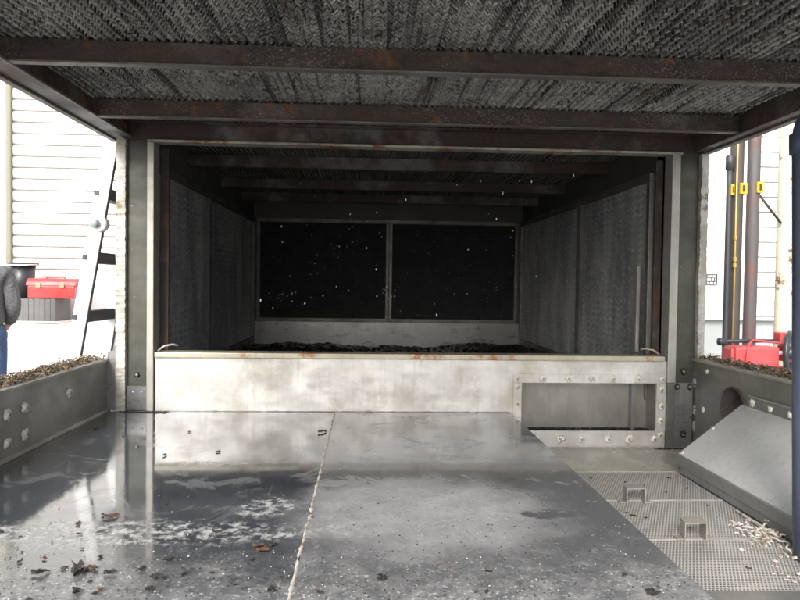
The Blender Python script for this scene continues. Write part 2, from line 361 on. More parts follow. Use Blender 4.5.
def litter(name, label, x0, x1, y0, y1, z, count, dens_h=.014):
    bm = B()
    for i in range(count):
        c = Vector((random.uniform(x0, x1), random.uniform(y0, y1), z+abs(random.gauss(0, dens_h*.5)))); s = random.uniform(.003, .009)
        e = Matrix.Rotation(random.uniform(0, 6.3), 3, 'Z') @ Matrix.Rotation(random.gauss(0, .7), 3, 'X') @ Matrix.Rotation(random.gauss(0, .5), 3, 'Y')
        P = [Vector((-s, 0, 0)), Vector((-.2*s, -.45*s, .15*s)), Vector((s, 0, .25*s)), Vector((.1*s, .5*s, .1*s))]
        bm.faces.new([bm.verts.new(c+e@p) for p in P])
    for i in range(count//30):
        y = random.uniform(y0, y1-.1); x = random.uniform(x0, x1); tube(bm, [(x, y, z+.006), (x+random.uniform(-.02, .02), y+.04, z+.016), (x+random.uniform(-.03, .03), y+.09, z+.010)], .0016, 5)
    bmesh.ops.translate(bm, vec=(0,0,0), verts=bm.verts[:])
    o = obj(name, bm, 'litter', recalc=False); stuff(o); return tag(o, label, 'leaf litter')

t = thing('basin_wall', 'grey steel basin wall with white sealant spots on the left side', 'wall', (-1.06, 1.5, -.15))
obj('panel', box(B(), -1.048, -1.040, .36, 2.74, -.145, .2), 'wallsteel', t)
bm = B(); box(bm, -1.135, -1.034, .36, 2.74, .2005, .210, .002); obj('top_lip', bm, 'postedge', t)
bm = B(); rings = []
for i in range(181):
    y = .4+2.29*i/180; h = .0028*(1+.9*mnoise.noise(Vector((y*30, 0, 4)))); rings.append([bm.verts.new((-1.0398, y, h*1.8+.004)), bm.verts.new((-1.036+h*.3, y, h+.003)), bm.verts.new((-1.034+h*1.2, y, .0006))])
for p, q in zip(rings, rings[1:]):
    for j in range(2): bm.faces.new((p[j], p[j+1], q[j+1], q[j]))
obj('corner_bead', bm, 'postedge', t, True)
for y, z in ((2.06, .135), (2.06, .055), (1.96, .135), (1.96, .05), (1.8, .135), (1.8, .05), (2.36, .13)):
    caulk_bolt(t, (-1.0395, y, z), (1, 0, 0), .019, amp=.45)
litter('leaf_litter', 'brown leaf litter lying on top of the left basin wall', -1.135, -1.045, .4, 2.7, .2125, 5000)

t = thing('basin_wall', 'grey steel basin wall with round dark outlet on the right side', 'wall', (1.40, 1.5, -.15))
bm = B()                                                            # panel with a round outlet cut through
yc, zc, rr, N = 2.40, .075, .078, 32
inner = [bm.verts.new((1.38, yc+rr*math.cos(2*PI*k/N), zc+rr*math.sin(2*PI*k/N))) for k in range(N)]
def sq(k):
    c, s = math.cos(2*PI*k/N), math.sin(2*PI*k/N); m = max(abs(c), abs(s))/.14; return bm.verts.new((1.38, yc+c/m, zc+s/m))
outer = [sq(k) for k in range(N)]
for k in range(N): bm.faces.new((inner[k], inner[(k+1)%N], outer[(k+1)%N], outer[k]))
def quad(y0, y1, z0, z1): bm.faces.new([bm.verts.new(p) for p in ((1.38,y0,z0),(1.38,y1,z0),(1.38,y1,z1),(1.38,y0,z1))])
quad(.36, yc-.14, -.145, .22); quad(yc+.14, 2.74, -.145, .22); quad(yc-.14, yc+.14, zc+.14, .22); quad(yc-.14, yc+.14, -.145, zc-.14)
obj('panel', bm, 'wallsteel', t)
obj('back_sheet', box(B(), 1.4, 1.405, .36, yc-.1, -.145, .22), 'wallsteel', t)
bm = B(); lathe(bm, [(rr+.006, 0), (rr+.006, -.006), (rr-.002, -.006), (rr-.004, .12), (0, .121)], (1.38, yc, zc), (1, 0, 0), N); obj('outlet_pipe', bm, 'header', t, True)
bm = B(); box(bm, 1.374, 1.47, .36, 2.74, .2205, .231, .002); obj('top_lip', bm, 'postedge', t)
litter('leaf_litter', 'brown leaf litter lying on top of the right basin wall', 1.385, 1.465, .4, 2.7, .2335, 5000)
for y, z in ((2.6, .19), (2.62, .03)): caulk_bolt(t, (1.3795, y, z), (-1, 0, 0), .010)

# ------------------------------------------------------------------ partition sill between the bays
YP = 2.70
t = thing('partition_sill', 'bright stainless steel sill with bolted rectangular opening across the tower', 'sill', (.2, YP, -.145))
OX0, OX1, OZ0, OZ1 = .645, 1.215, -.075, .125
bm = B()
for (x0, x1, z0, z1) in ((-.85, OX0, -.145, .218), (OX0, OX1, OZ1, .218), (OX0, OX1, -.145, OZ0), (OX1, 1.257, -.145, .218)):
    bm.faces.new([bm.verts.new((x, YP, z)) for x, z in ((x0, z0), (x1, z0), (x1, z1), (x0, z1))])
r = bmesh.ops.extrude_face_region(bm, geom=bm.faces[:]); bmesh.ops.translate(bm, vec=(0,.004,0), verts=[e for e in r['geom'] if isinstance(e, bmesh.types.BMVert)])
obj('face_plate', bm, 'steel', t)
bm = B(); box(bm, -.85, 1.245, YP-.014, YP+.07, .2182, .240, .004); obj('top_lip', bm, 'lip', t)
fr = B()
for (x0, x1, z0, z1) in ((OX0-.035, OX1+.035, OZ1+.0005, OZ1+.036), (OX0-.035, OX1+.035, OZ0-.062, OZ0-.0005), (OX0-.035, OX0-.0005, OZ0, OZ1), (OX1+.0005, OX1+.04, OZ0, OZ1)):
    box(fr, x0, x1, YP-.007, YP-.0005, z0, z1, .001)
fo = obj('opening_frame', fr, 'steel', t)
obj('rear_plate', box(B(), OX0-.05, OX1+.05, YP+.10, YP+.105, OZ0-.06, OZ1+.03), 'wallsteel', t)
obj('opening_floor', box(B(), OX0-.05, OX1+.05, YP+.006, YP+.099, OZ0-.03, OZ0-.012), 'wetdebris', t)
obj('opening_side', box(B(), OX1+.002, OX1+.006, YP+.006, YP+.099, OZ0-.01, OZ1+.03), 'wallsteel', t)
obj('stiffener', box(B(), OX1-.075, OX1-.058, YP+.07, YP+.099, OZ0-.01, OZ1+.03), 'postlow', t)
for i in range(7): caulk_bolt(t, (OX0-.015+i*.1+random.uniform(-.01,.01), YP-.0075, OZ1+.018), (0,-1,0), .0125)
for i in range(6): caulk_bolt(t, (OX0+.06+i*.1+random.uniform(-.01,.01), YP-.0075, OZ0-.034), (0,-1,0), .0145, amp=.6)
for z in (.11, .04, -.04): caulk_bolt(t, (OX0-.018, YP-.0075, z), (0,-1,0), .009)
for z in (.10, .03, -.03, -.09): caulk_bolt(t, (OX1+.021, YP-.0075, z), (0,-1,0), .013)
bm = B(); rings = []
for i in range(141):
    x = -.85+1.45*i/140; h = .0016*(1+.9*mnoise.noise(Vector((x*40, 1, 4)))); rings.append([bm.verts.new((x, YP-.0004, h*2)), bm.verts.new((x, YP-.003-h*.3, h)), bm.verts.new((x, YP-.0055-h, .0008))])
for p, q in zip(rings, rings[1:]):
    for j in range(2): bm.faces.new((p[j], p[j+1], q[j+1], q[j]))
obj('corner_bead', bm, 'postedge', t, True)
for i in range(2):                                                  # loose wire ends at both ends of the sill
    x = (-.80, 1.19)[i]; s = (1, -1)[i]
    tube_ = tube(B(), [(x-s*.045, YP+.015, .243), (x-s*.02, YP+.02, .262), (x+s*.01, YP+.03, .268), (x+s*.03, YP+.04, .262)], .004, 8)
    tag(obj('wire_scrap', tube_, 'postedge', smooth=True), ('short bent strip lying on the left end of the sill', 'short bent strip lying on the right end of the sill')[i], 'scrap')

# ------------------------------------------------------------------ corner posts
def rough_strip(x0, x1, y0, y1, z0, z1, amp, n=170):
    bm = B(); r_ = []
    for i in range(n+1):
        z = z0+(z1-z0)*i/n; e = amp*(mnoise.noise(Vector((x0*7, 1, z*28)))+.8*mnoise.noise(Vector((x0*7, 9, z*110)))); e2 = amp*mnoise.noise(Vector((x0*7, 5, z*60)))
        r_.append([bm.verts.new(p) for p in ((x0+e, y0+e2, z), (x1+e2*.6, y0+e*.5, z), (x1, y1, z), (x0+e, y1, z))])
    for p, q in zip(r_, r_[1:]):
        for j in range(4): bm.faces.new((p[j], p[(j+1)%4], q[(j+1)%4], q[j]))
    bm.faces.new(r_[0][::-1]); bm.faces.new(r_[-1]); return bm
t = thing('corner_post', 'dark steel channel post with pale flange edges on the left', 'post', (-.93, 2.72, -.145))
obj('web', box(B(), -.966, -.8815, YP+.012, YP+.02, -.145, 1.16), 'post', t)
obj('inner_flange', box(B(), -.881, -.855, YP-.012, YP+.06, 0.001, 1.078, .002), 'postedge', t)
obj('outer_flange', rough_strip(-1.003, -.967, YP-.01, YP+.06, .001, 1.0885, .0045), 'flakeedge', t)
obj('foot_plate', box(B(), -.964, -.883, YP+.004, YP+.0115, .002, .10), 'postlow', t)
obj('side_cover', box(B(), -1.04, -1.0035, YP+.0, YP+.03, .001, .24), 'postlow', t)
for x, z in ((-.925, .145), (-.94, .075), (-.905, .075)): caulk_bolt(t, (x, YP+.0118, z), (0,-1,0), .011, sm='debris')
t = thing('corner_post', 'dark steel channel post with pale flange edges on the right', 'post', (1.33, 2.72, -.145))
obj('web', box(B(), 1.2925, 1.3805, YP+.012, YP+.02, -.145, 1.16), 'post', t)
obj('inner_flange', box(B(), 1.2575, 1.292, YP-.012, YP+.06, .13, 1.085, .002), 'postedge', t)
obj('outer_flange', rough_strip(1.3815, 1.412, YP-.012, YP+.06, -.145, 1.0835, .0045), 'flakeedge', t)
obj('foot_plate', box(B(), 1.2925, 1.373, YP+.002, YP+.0115, -.145, .128), 'postlow', t)
obj('foot_flange', box(B(), 1.2585, 1.2915, YP-.008, YP+.05, -.145, .129, .002), 'darkframe', t)
for x, z in ((1.335, .175), (1.305, .112), (1.36, .112), (1.335, -.09)): caulk_bolt(t, (x, YP+.0015 if z < .13 else YP+.0118, z), (0,-1,0), .012, sm='debris')

# ------------------------------------------------------------------ roof rails, beams, header
t = thing('side_rail', 'greenish steel roof rail above the left opening', 'rail', (-1.02, 1.5, 1.115))
obj('flange', box(B(), -1.020, -.952, .36, 2.768, 1.0975, 1.1035), 'railgreen', t)
obj('outer_lip', box(B(), -1.044, -1.0205, .36, 2.768, 1.089, 1.104, .003), 'railedge', t)
obj('inner_lip', box(B(), -.9515, -.943, .36, 2.768, 1.095, 1.1035, .002), 'railedge', t)
obj('web', box(B(), -.975, -.966, .36, 2.768, 1.104, 1.24), 'beam', t)
obj('outer_web', box(B(), -1.044, -1.038, .36, 2.768, 1.1045, 1.24), 'railgreen', t)
t = thing('side_rail', 'brown stained steel roof rail above the right opening', 'rail', (1.4, 1.5, 1.085))
obj('flange', box(B(), 1.355, 1.39, .36, 2.768, 1.0915, 1.0975), 'railgreen', t)
obj('outer_lip', box(B(), 1.3905, 1.42, .36, 2.768, 1.084, 1.098, .003), 'railedge', t)
obj('web', box(B(), 1.348, 1.3545, .36, 2.768, 1.092, 1.24), 'beam', t)
obj('outer_web', box(B(), 1.41, 1.416, .36, 2.768, 1.0985, 1.24), 'railgreen', t)
def beam(y, label, z0=1.098, z1=1.1585):
    t = thing('cross_beam', label, 'beam', (.19, y, z0), 'rusty angle beams under the fill')
    obj('web', box(B(), -.965, 1.347, y, y+.007, z0+.0042, z1), 'beam', t)
    bm = B(); n = 120; r_ = []
    for i in range(n+1):
        x = -.965+2.312*i/n; e = .0035*mnoise.noise(Vector((x*22, y, 3)))
        r_.append([bm.verts.new(p) for p in ((x, y-.006+e, z0+.004), (x, y-.006+e, z0-.001), (x, y+.022, z0-.001), (x, y+.022, z0+.004))])
    for p, q in zip(r_, r_[1:]):
        for j in range(4): bm.faces.new((p[j], p[(j+1)%4], q[(j+1)%4], q[j]))
    obj('flange', bm, 'railedge', t); return t
beam(1.79, 'rusty angle beam under the fill, nearest the camera')
beam(2.365, 'rusty angle beam under the fill, closest to the header')
t = thing('header_beam', 'dark rusty header beam with pale bottom lip between the posts', 'beam', (.19, YP, 1.08))
obj('web', box(B(), -.965, 1.35, YP-.004, YP+.004, 1.0895, 1.2385), 'header', t)
obj('bottom_lip', box(B(), -.88, 1.30, YP-.016, YP+.05, 1.0795, 1.089, .002), 'headlip', t)
obj('top_angle', box(B(), -.965, 1.347, YP-.045, YP-.0045, 1.150, 1.156), 'header', t)

# ------------------------------------------------------------------ fill packs
def fill_mesh(wid, dep, seed, lam=.0232, amp=.0125, pitch=.0195, h=.06, th=.0042):
    rnd = random.Random(seed); bm = B(); nx = int(round(wid/(lam/2))); ny = int(dep/pitch)
    for j in range(ny):
        yb = (j+.5)*pitch+rnd.gauss(0, .0009); dz = rnd.gauss(0, .0012); rows = []
        for i in range(nx+1):
            x = i*wid/nx; yy = yb+(amp if i % 2 else -amp)+rnd.gauss(0, .0005); z = dz+rnd.gauss(0, .0008); tt = th*(1+rnd.uniform(-.35, .5))
            rows.append([bm.verts.new(p) for p in ((x, yy-tt*.5, h), (x, yy-tt*.7, z+.002), (x, yy, z-.001), (x, yy+tt*.7, z+.002), (x, yy+tt*.5, h))])
        for p, q in zip(rows, rows[1:]):
            for k in range(4): bm.faces.new((p[k], p[k+1], q[k+1], q[k]))
    me = bpy.data.meshes.new('fill_block'); bm.to_mesh(me); bm.free(); return me
def fill_pack(label, y0, y1, m, x0=-.962, x1=1.345, nb=6, z=1.1605, grp='fill packs'):
    t = thing('fill_pack', label, 'fill pack', (.19, (y0+y1)/2, z))
    wid = (x1-x0)/nb; meshes = [fill_mesh(wid-.0008, y1-y0, s) for s in range(5)]
    for me in meshes: me.materials.append(M[m])
    for i in range(nb):
        o = inst('fill_block', meshes[(i*2+i//3) % 5], t, (x0+wid*i+.0004, y0+random.uniform(0, .006), z+random.uniform(0, .003)))
        o['kind'] = 'stuff'
fill_pack('limed grey honeycomb fill overhead, nearest the camera', .40, 1.785, 'fill')
fill_pack('limed grey honeycomb fill between the two rusty beams', 1.80, 2.36, 'fill')
fill_pack('limed grey honeycomb fill between the second beam and the header', 2.375, 2.69, 'fill')
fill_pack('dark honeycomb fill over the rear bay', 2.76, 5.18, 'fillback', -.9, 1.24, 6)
t = None
for i, y in enumerate((3.35, 4.1, 4.75)):
    t = thing('rear_beam', ('dark beam under the rear fill, first behind the header', 'dark beam under the rear fill, second behind the header', 'dark beam under the rear fill, last before the rear wall')[i], 'beam', (.19, y, 1.1), 'beams of the rear bay')
    obj('web', box(B(), -.9, 1.24, y, y+.007, 1.105, 1.1585), 'header', t); obj('flange', box(B(), -.9, 1.24, y-.003, y+.03, 1.1, 1.1045), 'header', t)

# ------------------------------------------------------------------ rear bay: added light-blocking sheets, louver panels, frames
bm = B(); box(bm, -.998, -.985, 2.77, 5.33, -.2, 1.24); tag(obj('light_block_sheet', bm, 'casing'), 'dark outer sheet added to block light on the left of the rear bay', 'casing')  # outer sheets added so that no light leaks into the rear bay
bm = B(); box(bm, 1.375, 1.388, 2.77, 5.33, -.2, 1.24); tag(obj('light_block_sheet', bm, 'casing'), 'dark outer sheet added to block light on the right of the rear bay', 'casing')
bm = B(); box(bm, -.998, 1.388, 5.331, 5.345, -.2, 1.24); tag(obj('light_block_sheet', bm, 'casing'), 'dark outer sheet added to block light behind the rear wall', 'casing')
def louver_grid(u0, u1, z0, z1, f, nu, nz, pitch=.032, amp=.009):
    bm = B(); g = []
    for i in range(nu+1):
        col = []
        for j in range(nz+1):
            u = u0+(u1-u0)*i/nu; z = z0+(z1-z0)*j/nz; ph = z/pitch+.22*math.sin(u*2*PI/.075)
            s = 2*abs((ph % 1)-.5); d = amp*(s+.25*mnoise.noise(Vector((u*15, z*15, u0))))
            col.append(bm.verts.new(f(u, d, z)))
        g.append(col)
    for i in range(nu):
        for j in range(nz): bm.faces.new((g[i][j], g[i+1][j], g[i+1][j+1], g[i][j+1]))
    return bm
def side_panel(side, y0, y1, label):
    x = -.90 if side < 0 else 1.232; s = 1 if side < 0 else -1
    t = thing('louver_panel', label, 'louver panel', (x, (y0+y1)/2, .2), 'louver panels of the rear bay')
    f = lambda u, d, z: (x+s*d, u, z)
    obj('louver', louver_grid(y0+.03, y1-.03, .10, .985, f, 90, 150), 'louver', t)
    xa, xb = sorted((x-s*.004, x+s*.026))
    obj('top_frame', box(B(), xa, xb, y0, y1, .985, 1.02, .002), 'darkframe', t)
    obj('upper_sheet', box(B(), *sorted((x-s*.004, x+s*.002)), y0, y1, 1.021, 1.16), 'casing', t)
    obj('side_frame', box(B(), xa, xb, y0, y0+.03, .10, .9845, .002), 'darkframe', t)
    obj('side_frame', box(B(), xa, xb, y1-.03, y1, .10, .9845, .002), 'darkframe', t)
    obj('bottom_frame', box(B(), xa, xb, y0, y1, .04, .0995, .002), 'darkframe', t)
side_panel(-1, 2.79, 3.735, 'dark wavy louver panel on the left, just behind the post')
side_panel(-1, 3.74, 5.19, 'dark wavy louver panel on the left, next to the rear wall')
side_panel(1, 2.79, 3.735, 'dark wavy louver panel on the right, just behind the post')
side_panel(1, 3.74, 5.19, 'dark wavy louver panel on the right, next to the rear wall')
tag(obj('angle_strip', box(B(), 1.190, 1.205, 2.86, 2.885, .2405, .62, .002), 'postedge'), 'short upright angle strip beside the right louver panel', 'strip')
tag(obj('jamb_strip', box(B(), -.854, -.82, YP+.071, YP+.085, 0, 1.07, .002), 'header'), 'dark steel jamb inside the left corner post', 'strip')
tag(obj('jamb_strip', box(B(), 1.225, 1.256, YP+.071, YP+.085, 0, 1.07, .002), 'header'), 'dark steel jamb inside the right corner post', 'strip')
YB = 5.2
def back_panel(x0, x1, label):
    t = thing('louver_panel', label, 'louver panel', ((x0+x1)/2, YB, .2), 'louver panels of the rear wall')
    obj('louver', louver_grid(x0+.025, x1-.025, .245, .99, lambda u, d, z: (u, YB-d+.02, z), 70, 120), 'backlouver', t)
    obj('top_frame', box(B(), x0, x1, YB-.015, YB+.02, .9905, 1.02, .002), 'railedge', t)
    obj('bottom_frame', box(B(), x0, x1, YB-.015, YB+.02, .215, .2445, .002), 'darkframe', t)
    obj('side_frame', box(B(), x0, x0+.024, YB-.013, YB+.02, .245, .99, .002), 'darkframe', t)
    obj('side_frame', box(B(), x1-.024, x1, YB-.013, YB+.02, .245, .99, .002), 'darkframe', t)
back_panel(-.86, .168, 'black louver panel on the left half of the rear wall')
back_panel(.170, 1.19, 'black louver panel on the right half of the rear wall')
t = thing('rear_sill', 'pale steel sill strip under the rear wall panels', 'sill', (.16, YB, 0))
obj('face_plate', box(B(), -.89, 1.23, YB-.005, YB+.01, -.01, .2145), 'postlow', t)
obj('top_sheet', box(B(), -.89, 1.23, YB-.004, YB+.002, 1.0205, 1.16), 'casing', t)
obj('end_sheet', box(B(), -.89, -.8605, YB-.003, YB+.015, .215, 1.0203), 'casing', t)
obj('end_sheet', box(B(), 1.1905, 1.23, YB-.003, YB+.015, .215, 1.0203), 'casing', t)
# wet black sludge heap on the rear floor
bm = B(); g = []; nx, ny = 110, 90
for i in range(nx+1):
    row = []
    for j in range(ny+1):
        x = -.89+2.12*i/nx; y = 2.84+2.34*j/ny; p = Vector((x*3, y*3, 1))
        h = .012+.03*max(0, mnoise.fractal(p, 1, 2, 4)+.35)+.014*mnoise.noise(Vector((x*28, y*28, 0)))+.010*mnoise.noise(Vector((x*60, y*60, 5)))
        h += .09*math.exp(-((x+.55)/.5)**2-((y-4.3)/.7)**2)*.7 + .09*math.exp(-((x-.95)/.35)**2-((y-4.2)/.8)**2)
        row.append(bm.verts.new((x, y, h)))
    g.append(row)
for i in range(nx):
    for j in range(ny): bm.faces.new((g[i][j], g[i+1][j], g[i+1][j+1], g[i][j+1]))
tag(stuff(obj('sludge', bm, 'wetdebris', smooth=False)), 'wet black sludge and debris heaped on the rear bay floor', 'sludge')
# falling water
bm = B(); rnd = random.Random(3)
clusters = [(-.22, 3.6, .72, .05), (-.15, 3.9, .70, .05), (-.5, 3.9, .45, .04), (.12, 4.0, .47, .03), (.12, 4.0, .47, .03), (-.3, 3.6, .5, .15), (-.1, 3.4, .95, .25), (.75, 4., .6, .2), (.55, 3.6, .9, .2), (.4, 4.3, .5, .2), (.2, 3.3, .6, .5), (.9, 3.8, .5, .15)]
for i in range(250):
    cx, cy, cz, sp = rnd.choice(clusters) if i % 3 else (rnd.choice((-.45, -.3, -.1, .05, .3, .62, .75, .9)), 3.2, rnd.uniform(.3, 1.05), .03); x = cx+rnd.gauss(0, sp); z = cz+rnd.gauss(0, sp*.8); y = cy+rnd.gauss(0, .35)
    if not (-.8 < x < 1.15 and .3 < z < 1.08 and 2.85 < y < 5.1): continue
    r = rnd.choice((.0006, .0008, .001, .001, .0014, .0022, .0034)); gg = bmesh.ops.create_icosphere(bm, subdivisions=1, radius=r)
    for v in gg['verts']: v.co = Vector((v.co.x, v.co.y, v.co.z*rnd.choice((1, 1.5, 3))))+Vector((x, y, z))
tag(stuff(obj('water_drops', bm, 'drop', smooth=True)), 'scattered bright water drops falling through the dark rear bay', 'water drops')

# ------------------------------------------------------------------ strainer screens, sump cover
SZ = -.14
ys = [2.33, 2.015, 1.70, 1.39]
labs = ['perforated strainer screen next to the bolted opening', 'middle perforated strainer screen with a lifting tab at each end', 'perforated strainer screen nearest the camera']
for i in range(3):
    y1, y0 = ys[i], ys[i+1]
    t = thing('strainer_screen', labs[i], 'screen', (.86, (y0+y1)/2, SZ-.004), 'strainer screens in the sump')
    bm = B(); bm.faces.new([bm.verts.new(p) for p in ((.604, y0+.004, SZ), (1.13, y0+.004, SZ), (1.13, y1-.004, SZ), (.604, y1-.004, SZ))]); obj('mesh_sheet', bm, 'screen', t)
    obj('edge_strip', box(B(), .604, 1.13, y0-.001, y0+.0028, SZ-.003, SZ+.0018), 'postedge', t)
    if i == 0: obj('edge_strip', box(B(), .604, 1.13, y1-.0035, y1+.001, SZ-.003, SZ+.0015), 'postedge', t)
    if i < 2:
        hx, hy = ((.835, 1.995), (.875, 1.705))[i]
        bm = B()                                                    # folded sheet lifting tab: two legs and a top plate
        prof = [(-.030, 0), (-.030, .048), (.030, .048), (.030, 0), (.0275, 0), (.0275, .0455), (-.0275, .0455), (-.0275, 0)]
        A = [bm.verts.new((hx+u, hy-.022, SZ+.003+v)) for u, v in prof]; D = [bm.verts.new((hx+u+.008, hy+.026, SZ+.003+v)) for u, v in prof]
        for k in range(8): bm.faces.new((A[k], A[(k+1)%8], D[(k+1)%8], D[k]))
        for q in ((0,1,6,7),(1,2,5,6),(2,3,4,5)): bm.faces.new([A[k] for k in q]); bm.faces.new([D[k] for k in q][::-1])
        hd = obj('lifting_tab', bm, 'tab', t)
        bm = B(); box(bm, hx-.045, hx-.024, hy-.012, hy+.016, SZ+.001, SZ+.0045, .001); obj('foot', bm, 'tab', hd)
        bm = B(); box(bm, hx+.031, hx+.054, hy-.012, hy+.016, SZ+.001, SZ+.0045, .001); obj('foot', bm, 'tab', hd)
obj_dark = obj('pit_shadow', box(B(), .603, 1.14, 1.40, 2.32, SZ-.0055, SZ-.0045), 'bucket', fl); obj_dark['label'] = 'dark sheet put in for the shade below the strainer screens'  # dark sheet stands in for the shade in the pit under the screens

t = thing('sump_cover', 'sloping grey steel sump cover leaning against the right basin wall', 'cover', (1.25, 1.8, -.14))
ya, yb_ = .8, 2.335
bm = B(); prism(bm, [(1.140, -.075), (1.372, .105), (1.372, .102), (1.1415, -.0785)], 'y', ya, yb_); obj('top_plate', bm, 'cover', t)
obj('front_lip', box(B(), 1.131, 1.1395, ya, yb_, -.112, -.0752, .002), 'coveredge', t)
obj('lower_lip', box(B(), 1.135, 1.1395, ya, yb_-.03, -.138, -.1125), 'coveredge', t)
bm = B(); prism(bm, [(1.142, -.138), (1.372, -.138), (1.372, .1), (1.142, -.0795)], 'y', yb_-.006, yb_-.002); obj('end_plate', bm, 'coveredge', t)
obj('upper_flange', box(B(), 1.3725, 1.3785, ya, yb_-.035, .1, .142, .001), 'coveredge', t)
obj('flange_edge', box(B(), 1.3700, 1.3785, ya, yb_-.033, .1425, .1475, .001), 'postedge', t)
for i in range(12): caulk_bolt(t, (1.3720, yb_-.065-.105*i, .122), (-1, 0, 0), .0125)
caulk_bolt(t, (1.150, 2.32, -.069), Vector((-.6, 0, .8)), .007); caulk_bolt(t, (1.262, 2.325, .0185), Vector((-.6, 0, .8)), .007)

# ------------------------------------------------------------------ navy pipe at the right edge
bm = B(); px, py, pr = 1.066, 1.565, .034
pts = [(px+.034, py, -.137), (px+.022, py, .2), (px+.010, py, .6), (px, py, .90)]
for k in range(1, 9): a_ = PI/2*k/8; pts.append((px+.08*(1-math.cos(a_)), py, .90+.08*math.sin(a_)))
pts += [(1.6, py, .98), (1.92, py, .98)]
for k in range(1, 9): a_ = PI/2*k/8; pts.append((1.92+.08*math.sin(a_), py, .98-.08*(1-math.cos(a_))))
pts += [(2.0, py, .3), (2.0, py, GZ)]
t = thing('water_pipe', 'navy blue water pipe standing on the screens at the right edge', 'pipe', (px, py, -.14))
obj('tube', tube(bm, pts, pr, 24), 'bluepipe', t, True)
bm = B(); lathe(bm, [(pr+.001, 0), (pr+.006, .002), (pr+.006, .05), (pr+.001, .052)], (px+.001, py, .86), (-.03, 0, 1), 24); obj('elbow_collar', bm, 'bluepipe', t, True)

# ------------------------------------------------------------------ loose flakes and scraps
def flake(name, label, grp, x, y, z, s, m, flat=.3, elong=1.5, parent=None):
    bm = B(); blobm(bm, (0, 0, 0), s, (elong, 1, flat), .8, 2)
    for v in bm.verts: v.co *= random.uniform(.72, 1.25)
    for v in bm.verts: v.co = Matrix.Rotation(random.uniform(-.35, .35), 3, 'Y') @ v.co
    zmin = min(v.co.z for v in bm.verts)
    rot = Matrix.Rotation(random.uniform(0, 6.28), 3, 'Z')
    for v in bm.verts: v.co = rot @ v.co - Vector((0, 0, zmin))
    o = obj(name, bm, m); o.location = (x, y, z); return tag(o, label, 'flake', grp)
rnd = random.Random(11)
for i in range(64):
    x = rnd.uniform(-.98, -.15) if i < 57 else rnd.uniform(-.1, .56); y = 1.10+abs(rnd.gauss(0, .17)) if 8 < i < 57 else (rnd.uniform(1.4, 2.5) if i < 9 else rnd.uniform(1.1, 1.2))
    if abs(x+.1245) < .02: x += .05
    flake('debris_flake', 'small dark flake of debris on the wet steel floor plates', 'dark flakes on the floor', x, y, .0008, rnd.choice((.0025, .003, .0035, .004, .005, .0075)), 'debris', rnd.uniform(.2, .4), rnd.uniform(1.2, 2.2))
for i in range(9):
    flake('rust_flake', 'small orange brown rust flake on the floor plates', 'rust flakes on the floor', rnd.uniform(-.75, -.15), rnd.uniform(1.12, 1.5), .0015, rnd.uniform(.003, .007), 'rustflake', .12, 1.9)
for i in range(16):
    flake('debris_flake', 'small dark flake of debris on the perforated screens', 'dark flakes on the screens', rnd.uniform(.72, 1.1), rnd.uniform(1.42, 2.3), SZ+.002, rnd.uniform(.002, .0045), 'debris', .35, 1.9)
bm = B()
for i in range(900):                                                # grit too small to count
    x = rnd.uniform(-1.0, .58); y = 1.08+abs(rnd.gauss(0, .22)); s = rnd.uniform(.0005, .0016)
    gg = bmesh.ops.create_icosphere(bm, subdivisions=1, radius=s)
    for v in gg['verts']: v.co = Vector((v.co.x*1.3, v.co.y, v.co.z*.7))+Vector((x, y, .002))
tag(stuff(obj('grit', bm, 'debris')), 'fine dark grit sprinkled over the near floor plates', 'grit')
bm = B()
for i in range(420):
    x = rnd.uniform(-1.0, .58); y = 1.08+abs(rnd.gauss(0, .2)); s = rnd.uniform(.0006, .002)
    c = Vector((x, y, .0035)); a_ = rnd.uniform(0, 6.3)
    bm.faces.new([bm.verts.new(c+Vector((s*math.cos(a_+q*1.57)*rnd.uniform(.6, 1.4), s*math.sin(a_+q*1.57), rnd.uniform(-.0005, .001)))) for q in range(4)])
tag(stuff(obj('lime_grit', bm, 'sealant')), 'fine white lime grit sprinkled over the near floor plates', 'grit')
bm = B()                                                            # pile of peeled sealant next to the cover
for i in range(90):
    x = 1.07+rnd.gauss(0, .028); y = 1.70+rnd.gauss(0, .055); x = min(x, 1.122)
    c = Vector((x, y, SZ+.006+abs(rnd.gauss(0, .006)))); L_ = rnd.uniform(.004, .014); a_ = rnd.uniform(0, 6.3); d = Vector((math.cos(a_), math.sin(a_), rnd.uniform(-.25, .25)))*L_
    tube(bm, [c-d, c+Vector((0, 0, .003)), c+d], rnd.uniform(.001, .003), 5)
tube(bm, [(1.112, 1.90, SZ+.006), (1.106, 1.83, SZ+.008), (1.10, 1.76, SZ+.012), (1.09, 1.71, SZ+.008)], .0035, 6)
for i in range(30):
    x = rnd.uniform(.95, 1.12); y = rnd.uniform(1.42, 1.66); blobm(bm, (x, y, SZ+.005), rnd.uniform(.002, .006), (1.4, 1, .5), .5, 1)
tag(stuff(obj('sealant_scraps', bm, 'scraps')), 'pile of peeled white sealant scraps beside the sloping cover', 'scraps')

